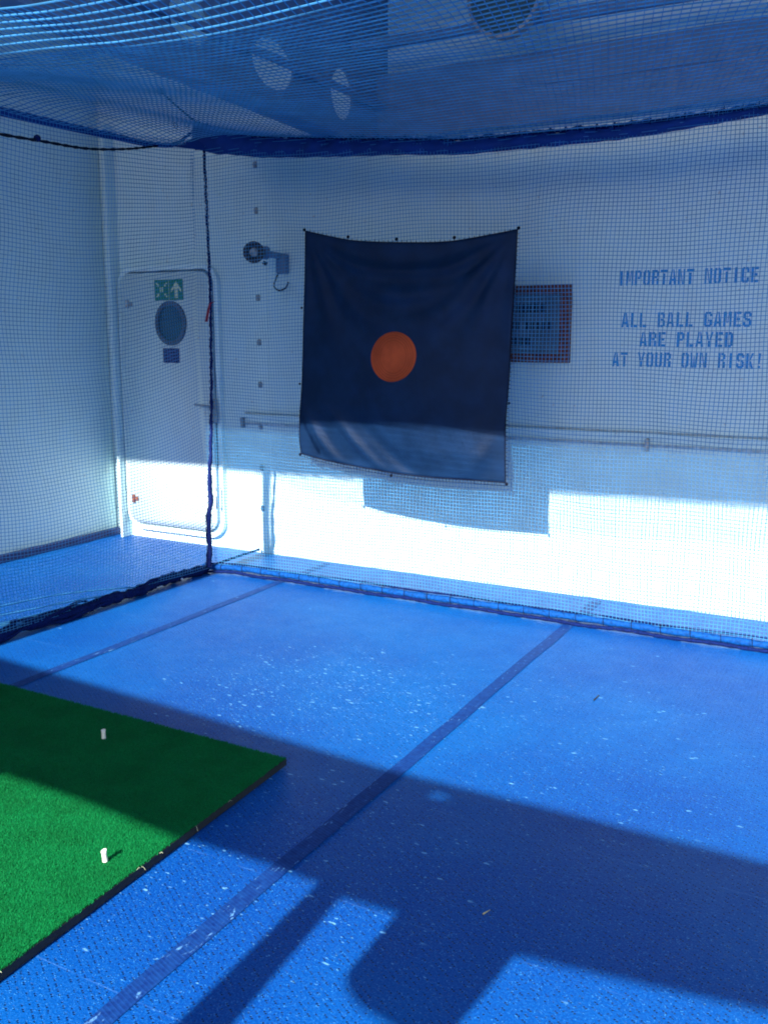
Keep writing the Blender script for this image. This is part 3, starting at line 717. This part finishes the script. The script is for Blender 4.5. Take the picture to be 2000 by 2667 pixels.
# fuzzy dark head rope
hr = np.stack([hx, hy-.004, ztop+.006+.004*np.sin(31*hx)*np.sin(7*hx)], 1)
tubes('head_rope', [hr], [.010+.003*np.sin(90*hx)], M_rope, no, 7)
# whip lashings along the head rope
lash = []
for x in np.arange(-4.2, X1, .085):
    x += random.uniform(-.01, .01); z = float(top_z(x))
    t = np.linspace(0, 2*math.pi, 9); lash.append(np.stack([np.full(9, x)+.004*t/6, NY+.015+.018*np.cos(t), z+.004+.02*np.sin(t)], 1))
for q in lash: tubes('lashing', [q], .0028, M_rope, no, 5)
# side gather: sagging fold of the overhead net that runs out over the side net
pl_ = [on_x(x, y, -4.2) for x, y in ((500, 345), (455, 376), (400, 376), (300, 356), (180, 330), (60, 303), (-60, 275), (-300, 215))]
ps = spline(pl_, 70); wd = np.interp(np.linspace(0, 1, 70), [0, .25, .6, 1], [.012, .02, .026, .03])
rows_ = []
for k in range(7):
    t = k/6*2-1; P = ps.copy(); P[:, 2] += t*wd*.9; P[:, 0] += (1-abs(t))*.01*np.sin(np.arange(70)*.7); rows_.append(P)
V = np.stack(rows_, 1).reshape(-1, 3); F = [(i*7+j, i*7+j+1, (i+1)*7+j+1, (i+1)*7+j) for i in range(69) for j in range(6)]
quads('gathered_fold', V, F, M_hem, no, True)
# web of net drawn up to the corner
c0 = on_y(512, 322, 5.06); tri = []
L1 = spline([on_y(512, 322, 5.05), on_y(508, 350, 5.03), on_y(480, 372, 5.0), on_y(440, 380, 4.85)], 16)
L2 = spline([on_y(535, 325, 5.06), on_y(540, 350, 5.05), on_y(540, 375, 5.05), on_y(540, 393, 5.05)], 16)
V = []; 
for i in range(16):
    for j in range(5): t = j/4; V.append(L1[i]*(1-t)+L2[i]*t)
F = [(i*5+j, i*5+j+1, (i+1)*5+j+1, (i+1)*5+j) for i in range(15) for j in range(4)]
quads('corner_web', V, F, M_hem, no, True)
tubes('guy_line', [spline([on_y(418, 237, 5.3), on_y(465, 280, 5.15), on_y(515, 322, 5.05)], 10)], .006, M_blackrope, no, 6)
bm = bmesh.new(); c_ = on_y(418, 237, 5.3); bmesh.ops.create_icosphere(bm, subdivisions=2, radius=.025, matrix=Matrix.Translation(c_)); from_bm('guy_shackle', bm, M_black, no, True)

# top rope of the side net
sr = spline([on_y(410, 380, 4.62)+[0, 0, 0], on_y(330, 388, 4.15), on_y(240, 388, 3.75), on_y(100, 366, 3.2), on_y(0, 349, 2.9), on_y(-200, 300, 2.4)], 60)
tubes('head_rope', [sr], [.0065+.002*np.sin(np.arange(60)*2.3)], M_blackrope, ns, 6)
bm = bmesh.new(); c_ = on_y(98, 360, 3.19); bmesh.ops.create_icosphere(bm, subdivisions=2, radius=.016, matrix=Matrix.Translation(c_)); from_bm('rope_knot', bm, M_rope, ns, True)

# ---------------------------------------------------------------- corner rope of the cage
cr = thing('corner_rope', 'dark blue rope standing in the rear left corner of the cage', 'rope', (-4.06, 5.05, 0))
pts = [on_y(x, y, Y) for x, y, Y in ((531, 385, 5.05), (537, 500, 5.05), (543, 640, 5.05), (548, 760, 5.05), (550, 900, 5.05), (551, 1050, 5.05), (549, 1180, 5.06), (546, 1250, 5.06), (549, 1300, 5.06), (543, 1360, 5.05), (546, 1420, 5.05), (545, 1476, 5.04))]
cp = spline(pts, 120); s = np.linspace(0, 1, 120)
rad = .0072+np.interp(s, [0, .55, .72, .8, 1], [0, .001, .003, .009, .011])+.0022*np.sin(np.arange(120)*1.1)*np.interp(s, [0, .5, 1], [.3, .6, 1.2])
cp[:, 0] += .003*np.sin(np.arange(120)*.9)
tubes('rope', [cp], [rad], M_cord, cr, 9)
hel = []
for ph in (0, math.pi):
    a = np.linspace(0, 60*math.pi, 900)+ph; P = spline(pts, 900); rr_ = np.interp(np.linspace(0, 1, 900), s, rad)+.002
    hel.append(np.stack([P[:, 0]+rr_*np.cos(a), P[:, 1]+rr_*np.sin(a), P[:, 2]], 1))
for q in hel: tubes('lashing', [q], .0018, M_cord, cr, 4)
# red ribbon tied on it
rb = thing('red_ribbon', 'thin red ribbon tied to the corner rope beside the door porthole', 'ribbon', tuple(on_y(549, 800, 5.03)))
P = spline([on_y(558, 786, 5.02), on_y(549, 790, 5.0), on_y(545, 800, 5.01), on_y(541, 820, 5.0), on_y(538, 838, 5.0)], 14)
V = []
for i, p in enumerate(P):
    wd_ = np.array([.006+.004*(i/13), .002, 0]); V += [p-wd_, p+wd_]
F = [(2*i, 2*i+1, 2*i+3, 2*i+2) for i in range(13)]
o = quads('ribbon', V, F, M_red, rb, True); md = o.modifiers.new('t', 'SOLIDIFY'); md.thickness = .001

# ---------------------------------------------------------------- foot tubes of the cage
lx_ = np.linspace(-4.13, X1+.1, 150)
ft = thing('foot_tube', 'bright blue padded tube along the foot of the rear net', 'tube', (-2, 5.12, 0))
P = np.stack([lx_, tube_y(lx_), np.full_like(lx_, TZ-.022)+.003*np.sin(lx_*3)], 1)
tubes('padded_tube', [P], [.020+.002*np.sin(lx_*37)], M_tube, ft, 12)
bt = []
for x in np.arange(-4.0, X1, .155):
    t = np.linspace(0, 2*math.pi, 11); y0 = float(tube_y(x)); bt.append(np.stack([x+.003*t, y0+.0255*np.cos(t), TZ-.022+.0255*np.sin(t)], 1))
for q in bt: tubes('tie', [q], .0018, M_blackrope, ft, 5)
P = np.stack([lx_, tube_y(lx_)-.022+.004*np.sin(lx_*9), np.full_like(lx_, .013)+.003*np.sin(lx_*14)], 1); tubes('tube_shade_rope', [P], [.011+.002*np.sin(lx_*70)], M_rope, ft, 8)  # dark rope added in front, stands for the shadow under the tube
P = np.stack([lx_, tube_y(lx_)+.016, np.full_like(lx_, TZ+.002)+.003*np.sin(lx_*8)], 1); tubes('net_edge_rope', [P], [.006+.001*np.sin(lx_*60)], M_rope, ft, 6)
# left foot: thick dark roll of netting, with the frame's thin edge going on to the bulkhead
lf = thing('net_roll', 'thick dark navy roll of bunched netting along the deck under the side net', 'roll', (-4.09, 3.5, 0))
yy = np.linspace(.9, 5.08, 260)
P = np.stack([NX-.03+.012*np.sin(yy*5)+.0*yy, yy, .036+.006*np.sin(yy*11)], 1)
rd = .030+.006*np.sin(yy*23)+.004*np.sin(yy*57)+.003*np.sin(yy*131)
tubes('net_bundle', [P], [rd], M_rope, lf, 12)
for ph in range(7):
    a0 = random.uniform(.9, 3.6); a1 = min(5.05, a0+random.uniform(.8, 1.6)); y_ = np.linspace(a0, a1, 60); q_ = np.linspace(0, 1, 60)
    an = ph+q_*random.uniform(2, 5); r_2 = .034+.01*np.sin(y_*9+ph)
    tubes('net_strand', [np.stack([NX-.03+.012*np.sin(y_*5)+r_2*np.cos(an), y_, .04+r_2*np.sin(an)*.9+.004*np.sin(y_*31)], 1)], [.009+.003*np.sin(y_*17)], M_rope, lf, 6)
P = spline([(-4.08, 5.05, .045), (-4.10, 5.3, .04), (-4.12, 5.55, .035), (-4.13, 5.74, .03)], 20)
tubes('edge_rope', [P], .009, M_rope, lf, 7)

# ---------------------------------------------------------------- target cloth
TY = 4.965
top = [on_y(x, y, TY) for x, y in ((796, 602), (860, 616), (906, 625), (1000, 631), (1060, 632), (1180, 628), (1270, 613), (1347, 598))]
bot = [on_y(x, y, TY) for x, y in ((785, 1181), (850, 1199), (930, 1215), (1019, 1231), (1120, 1243), (1220, 1250), (1316, 1257))]
lef = [on_y(x, y, TY) for x, y in ((796, 602), (795, 700), (791, 850), (787, 1000), (781, 1100), (781, 1150), (785, 1181))]
rig = [on_y(x, y, TY) for x, y in ((1347, 598), (1340, 720), (1332, 850), (1324, 1000), (1316, 1100), (1315, 1190), (1316, 1257))]
NU = NV = 90
Tt, Bb, Ll, Rr = spline(top, NU), spline(bot, NU), spline(lef, NV), spline(rig, NV)
u = np.linspace(0, 1, NU)[None, :, None]; v = np.linspace(0, 1, NV)[:, None, None]
G = (1-v)*Tt[None]+v*Bb[None]+(1-u)*Ll[:, None]+u*Rr[:, None]-((1-u)*(1-v)*Tt[0]+u*(1-v)*Tt[-1]+(1-u)*v*Bb[0]+u*v*Bb[-1])
U_, V_ = u[0, :, 0][None, :]*np.ones((NV, 1)), v[:, 0, 0][:, None]*np.ones((1, NU))
def fold(u, v):
    d = .062*np.sin(math.pi*u)*np.sin(math.pi*v**1.25)           # belly towards the camera
    # catenary folds between the top corners
    for c, a, wdt in ((.10, .020, .026), (.20, .020, .035), (.33, .012, .045)):
        vc = c*4*u*(1-u)+.02; d += a*np.exp(-((v-vc)/wdt)**2)*np.sin(math.pi*u)
    # radiating folds from the top corners
    th = np.arctan2(v, u+1e-6); r = np.hypot(u, v); d += .011*np.cos(th*16)*np.exp(-(r-.2)**2/.05)*np.clip(r*5, 0, 1)
    th = np.arctan2(v, 1-u+1e-6); r = np.hypot(1-u, v); d += .011*np.cos(th*15+1)*np.exp(-(r-.2)**2/.05)*np.clip(r*5, 0, 1)
    # slanting folds at the foot
    b = np.clip((v-.72)/.28, 0, 1)
    for x0, sl, a, wdt in ((.02, .30, .045, .035), (.20, .38, .040, .036), (.33, .42, -.030, .05), (.86, -.12, .022, .06), (.98, -.25, .028, .04), (.60, .2, .012, .08)):
        xc = x0+sl*(v-.78)/.22*.6; d += a*b*np.exp(-((u-xc)/wdt)**2)
    d += .003*np.sin(9*u+3*v)+.002*np.sin(17*v+5*u)
    e = np.minimum(np.minimum(u, 1-u), np.minimum(v, 1-v)); d = d*np.clip(e*9, 0, 1)**.7
    return d
G[:, :, 1] -= fold(U_, V_)
tc = thing('target_cloth', 'navy blue target cloth with an orange bullseye hung on the rear net', 'target', tuple(on_y(1066, 1231, TY)))
F = [(i*NU+j, i*NU+j+1, (i+1)*NU+j+1, (i+1)*NU+j) for i in range(NV-1) for j in range(NU-1)]
o = quads('cloth_sheet', G.reshape(-1, 3), F, M_cloth, tc, True)
md = o.modifiers.new('thick', 'SOLIDIFY'); md.thickness = .0016
# bullseye following the cloth
ctr = on_y(1036, 929, TY); flat = G.reshape(-1, 3)
XZ = flat[:, [0, 2]]
def cloth_y(x, z):
    d = (XZ[:, 0]-x)**2+(XZ[:, 1]-z)**2; i = np.argsort(d)[:6]; w_ = 1/(d[i]+1e-6); return float((flat[i, 1]*w_).sum()/w_.sum())
V = [(0, cloth_y(ctr[0], ctr[2])-.0035, 0)]; NR, NA = 9, 56; 
for i in range(1, NR+1):
    for k in range(NA):
        a = 2*math.pi*k/NA; rx = .144*(1+.03*math.cos(2*a-1.2)); rz = .142*(1+.035*math.cos(2*a-1.2))
        x, z = rx*i/NR*math.cos(a)*1.0, rz*i/NR*math.sin(a); V.append((x, cloth_y(ctr[0]+x, ctr[2]+z)-.0035, z))
F = [(1+(i-1)*NA+k, 1+(i-1)*NA+(k+1) % NA, 1+i*NA+(k+1) % NA, 1+i*NA+k) for i in range(1, NR) for k in range(NA)]
V2 = np.array(V); V2[:, 1] -= ctr[1]
bm = bmesh.new(); vs = [bm.verts.new(p) for p in V2]
for f in F: bm.faces.new([vs[i] for i in f])
for k in range(NA): bm.faces.new((vs[0], vs[1+k], vs[1+(k+1) % NA]))
o = from_bm('bullseye', bm, M_disc, tc, True)
o.matrix_parent_inverse = tc.matrix_world.inverted(); o.location = tuple(ctr)
# corded edge with lacing stubs
edge = [np.array(q) for q in (Tt, Bb, Ll, Rr)]
for q in edge: tubes('edge_cord', [q], .0035, M_blackrope, tc, 6)
st = []
for q, dirn, lenm, cnt in ((Tt, (0, 0, 1), .013, 46), (Bb, (0, 0, -1), .020, 62), (Ll, (-1, 0, 0), .009, 64), (Rr, (1, 0, 0), .012, 62)):
    Q = spline(q[::8] if len(q[::8]) > 4 else q, cnt)
    for p in Q[1:-1]:
        d = np.array(dirn, float)*lenm*random.uniform(.7, 1.2); st.append(np.stack([p, p+d*.5+[0, .006, 0], p+d+[0, .004, 0]]))
tag(tubes('lacing', st, .0015, M_blackrope, tc, 4), kind='stuff')
tubes('lacing_line', [Bb+np.array([0, .004, -.018])], .0013, M_blackrope, tc, 4)
hook0 = None
for x, y, ang in ((796, 602, 135), (1347, 598, 45), (1316, 1257, -45), (785, 1181, -135), (907, 622, 90), (1033, 628, 90), (1183, 624, 90), (790, 802, 180), (785, 1000, 180), (1321, 1050, 0), (1019, 1234, -90)):
    c = on_y(x, y, TY); a = R(ang); t = np.linspace(0, 2*math.pi, 12)
    big = 1.0
    P = np.stack([c[0]+.010*math.cos(a)+.0045*np.cos(t), c[1]-.002+.002*np.sin(2*t), c[2]+.010*math.sin(a)+.0045*np.sin(t)], 1)
    tubes('tie_loop', [P], .0055 if abs(ang) != 180 and ang != 0 else .003, M_blackrope, tc, 5)

# ---------------------------------------------------------------- turf mat with tees
MX0, MX1, MY0, MY1 = -3.95, -1.894, .95, 2.787
mt = thing('golf_mat', 'green artificial turf mat on black rubber lying half in the shade', 'mat', (-2.9, 1.9, 0))
def my1(x): return MY1-.075*(x-MX1)
bm = bmesh.new(); vs = [bm.verts.new(p) for p in [(MX0, MY0, .004), (MX1, MY0, .004), (MX1, my1(MX1), .004), (MX0, my1(MX0), .004)]]
f = bm.faces.new(vs); e = bmesh.ops.extrude_face_region(bm, geom=[f]); bmesh.ops.translate(bm, vec=(0, 0, .025), verts=[g for g in e['geom'] if isinstance(g, bmesh.types.BMVert)])
bmesh.ops.subdivide_edges(bm, edges=bm.edges[:], cuts=6); from_bm('rubber_backing', bm, M_rubber, mt)
nb_ = 330000
bx = rng.uniform(MX0, MX1, nb_); by = rng.uniform(MY0, 1, nb_) if False else MY0+rng.random(nb_)*(my1(bx)-MY0)
keep = by > 1.15; bx, by = bx[keep], by[keep]; nb_ = len(bx)
th = rng.uniform(0, 2*math.pi, nb_); hgt = rng.uniform(.004, .0075, nb_); wd = rng.uniform(.0011, .0019, nb_)
lean = rng.normal(0, .0035, (nb_, 2))+np.array([-.0015, .001])
zb_ = .0315
A = np.stack([bx-wd*np.cos(th), by-wd*np.sin(th), np.full(nb_, zb_-.003)], 1); B = np.stack([bx+wd*np.cos(th), by+wd*np.sin(th), np.full(nb_, zb_-.003)], 1)
Cc = np.stack([bx+lean[:, 0], by+lean[:, 1], zb_+hgt], 1)
V = np.stack([A, B, Cc], 1).reshape(-1, 3); F = np.arange(nb_*3).reshape(-1, 3)
quads('turf_pile', V, F, M_turf, mt)
bm = bmesh.new(); vs = [bm.verts.new(p) for p in [(MX0+.004, MY0+.004, .0295), (MX1-.004, MY0+.004, .0295), (MX1-.004, my1(MX1)-.004, .0295), (MX0+.004, my1(MX0)-.004, .0295)]]
f = bm.faces.new(vs); e = bmesh.ops.extrude_face_region(bm, geom=[f]); bmesh.ops.translate(bm, vec=(0, 0, .0025), verts=[g for g in e['geom'] if isinstance(g, bmesh.types.BMVert)])
from_bm('turf_base', bm, M_turf, mt)
mt_turn = .045
# frayed fibres at the edge
fr = []
for _ in range(26):
    y = random.uniform(1.2, 2.7); c = np.array([MX1, y, .029]); d = np.array([random.uniform(.004, .016), random.uniform(-.014, .014), random.uniform(-.012, .008)])
    fr.append(np.stack([c, c+d*.6+[0, 0, .004], c+d]))
for q in fr[:7]: tubes('frayed_thread', [q], .0005, M_lum, mt, 4)
mt.rotation_euler = (0, 0, mt_turn)
for (px, py, hh, lab) in ((271, 1921, .036, 'white rubber tee on the shaded part of the turf mat'), (275, 2241, .036, 'white rubber tee with a slanted open top on the sunlit part of the turf mat')):
    c = on_z(px, py, .036); t_ = thing('golf_tee', lab, 'tee', (c[0], c[1], .033), 0, 'rubber tees on the turf mat')
    bm = bmesh.new(); n = 22; prof = []
    for r, z, sl in ((.0085, 0, 0), (.0078, .012, 0), (.0076, .028, .05), (.0090, hh, .28), (.0072, hh+.0004, .28), (.0060, .026, 0), (.0058, .012, 0)):
        prof.append([bm.verts.new((r*math.cos(2*math.pi*k/n), r*math.sin(2*math.pi*k/n), z+sl*r*math.sin(2*math.pi*k/n+.6)*(1 if py > 2000 else .3))) for k in range(n)])
    for A_, B_ in zip(prof, prof[1:]):
        for k in range(n): bm.faces.new((A_[k], A_[(k+1) % n], B_[(k+1) % n], B_[k]))
    bm.faces.new(prof[-1]); from_bm('tee_tube', bm, M_cream, t_, True, local=True)
    t_.rotation_euler = (0.03, -.08 if py > 2000 else .02, .3)

# ---------------------------------------------------------------- tape lines on the deck
def tape(Xc, wdt, y0, y1, lab):
    bm = bmesh.new(); n = 60; L = []; 
    for i in range(n+1):
        y = y0+(y1-y0)*i/n; j = .003*math.sin(y*3+Xc)+.0015*math.sin(y*11); L.append((bm.verts.new((Xc-wdt/2+j+.0012*random.random(), y, .0025)), bm.verts.new((Xc+wdt/2+j+.0012*random.random(), y, .0025))))
    for a, b_ in zip(L, L[1:]): bm.faces.new((a[0], a[1], b_[1], b_[0]))
    o = from_bm('floor_tape', bm, M_tape); tag(o, lab, 'tape', 'tape lines on the deck')
tape(-1.55, .062, -1.5, wy(-1.5)-.06, 'dark blue tape line running from the foreground past the end of the turf mat')
tape(-3.515, .058, -1.5, wy(-3.5)-.06, 'dark blue tape line on the deck near the side net, passing behind the turf mat')

# loose bits on the deck
bm = bmesh.new(); c = on_z(1551, 1818, .003); cyl(bm, (c[0], c[1]-.03, .004), (c[0]+.004, c[1]+.035, .006), .0035, .002, 6)
o = from_bm('dark_twig', bm, M_black, None, True); tag(o, 'tiny dark sliver lying on the sunlit deck right of the tape line', 'debris')
bm = bmesh.new(); c = on_z(1267, 2377, .003); cyl(bm, (c[0]-.006, c[1]-.012, .004), (c[0]+.004, c[1]+.014, .005), .0022, .001, 6)
mm_ = simple('straw', (.45, .40, .16), .7); o = from_bm('straw_bit', bm, mm_, None, True); tag(o, 'tiny straw coloured fibre lying on the shaded deck', 'debris')

# ---------------------------------------------------------------- unseen panel added behind the viewer, outline cut to cast the deck's shadows
Y0 = -1.0
def shade(X, Y): return (X-DR*(Y-Y0), SL*(Y-Y0))
ws = thing('shadow_caster', 'unseen panel added behind the viewer, cut to cast the shadows on the deck', 'shadow_caster', (0, Y0, 0))
bm = bmesh.new()
topE = [(-9, 3.4), (-3.908, 3.188), (-2.628, 3.079), (-1.6, 2.986), (-.865, 2.977), (-.247, 2.962), (4, 2.9)]
botE = [(4, 2.30), (-.163, 2.262), (-.44, 2.222), (-.774, 2.179)]
blob_ = [(-.785, 2.028), (-.80, 1.871), (-.80, 1.74), (-.86, 1.76), (-.936, 1.793), (-1.046, 1.82), (-1.105, 1.866), (-1.128, 1.91), (-1.133, 2.198)]
strip = [(-1.312, 2.192), (-1.268, 1.615), (-1.20, .6), (-1.33, .6), (-1.389, 1.55), (-1.409, 2.222)]
left = [(-1.584, 2.239), (-1.892, 2.237), (-2.362, 2.285), (-2.765, 2.297), (-2.785, 2.2), (-2.79, -.6), (-9, -.6)]
outl = [shade(*p) for p in topE+botE+blob_+strip+left]
hc = shade(-1.325, 2.887); holeP = [(hc[0]+.045*math.cos(2*math.pi*k/16), hc[1]+.011*math.sin(2*math.pi*k/16)) for k in range(16)]
edges = []
for L in (outl, holeP):
    vs = [bm.verts.new((x, Y0, z)) for x, z in L]; edges += [bm.edges.new((vs[i], vs[(i+1) % len(vs)])) for i in range(len(vs))]
bmesh.ops.triangle_fill(bm, edges=edges, use_beauty=True)
e = bmesh.ops.extrude_face_region(bm, geom=bm.faces[:]); bmesh.ops.translate(bm, vec=(0, -.012, 0), verts=[g for g in e['geom'] if isinstance(g, bmesh.types.BMVert)])
from_bm('shadow_caster_panel', bm, M_white, ws)
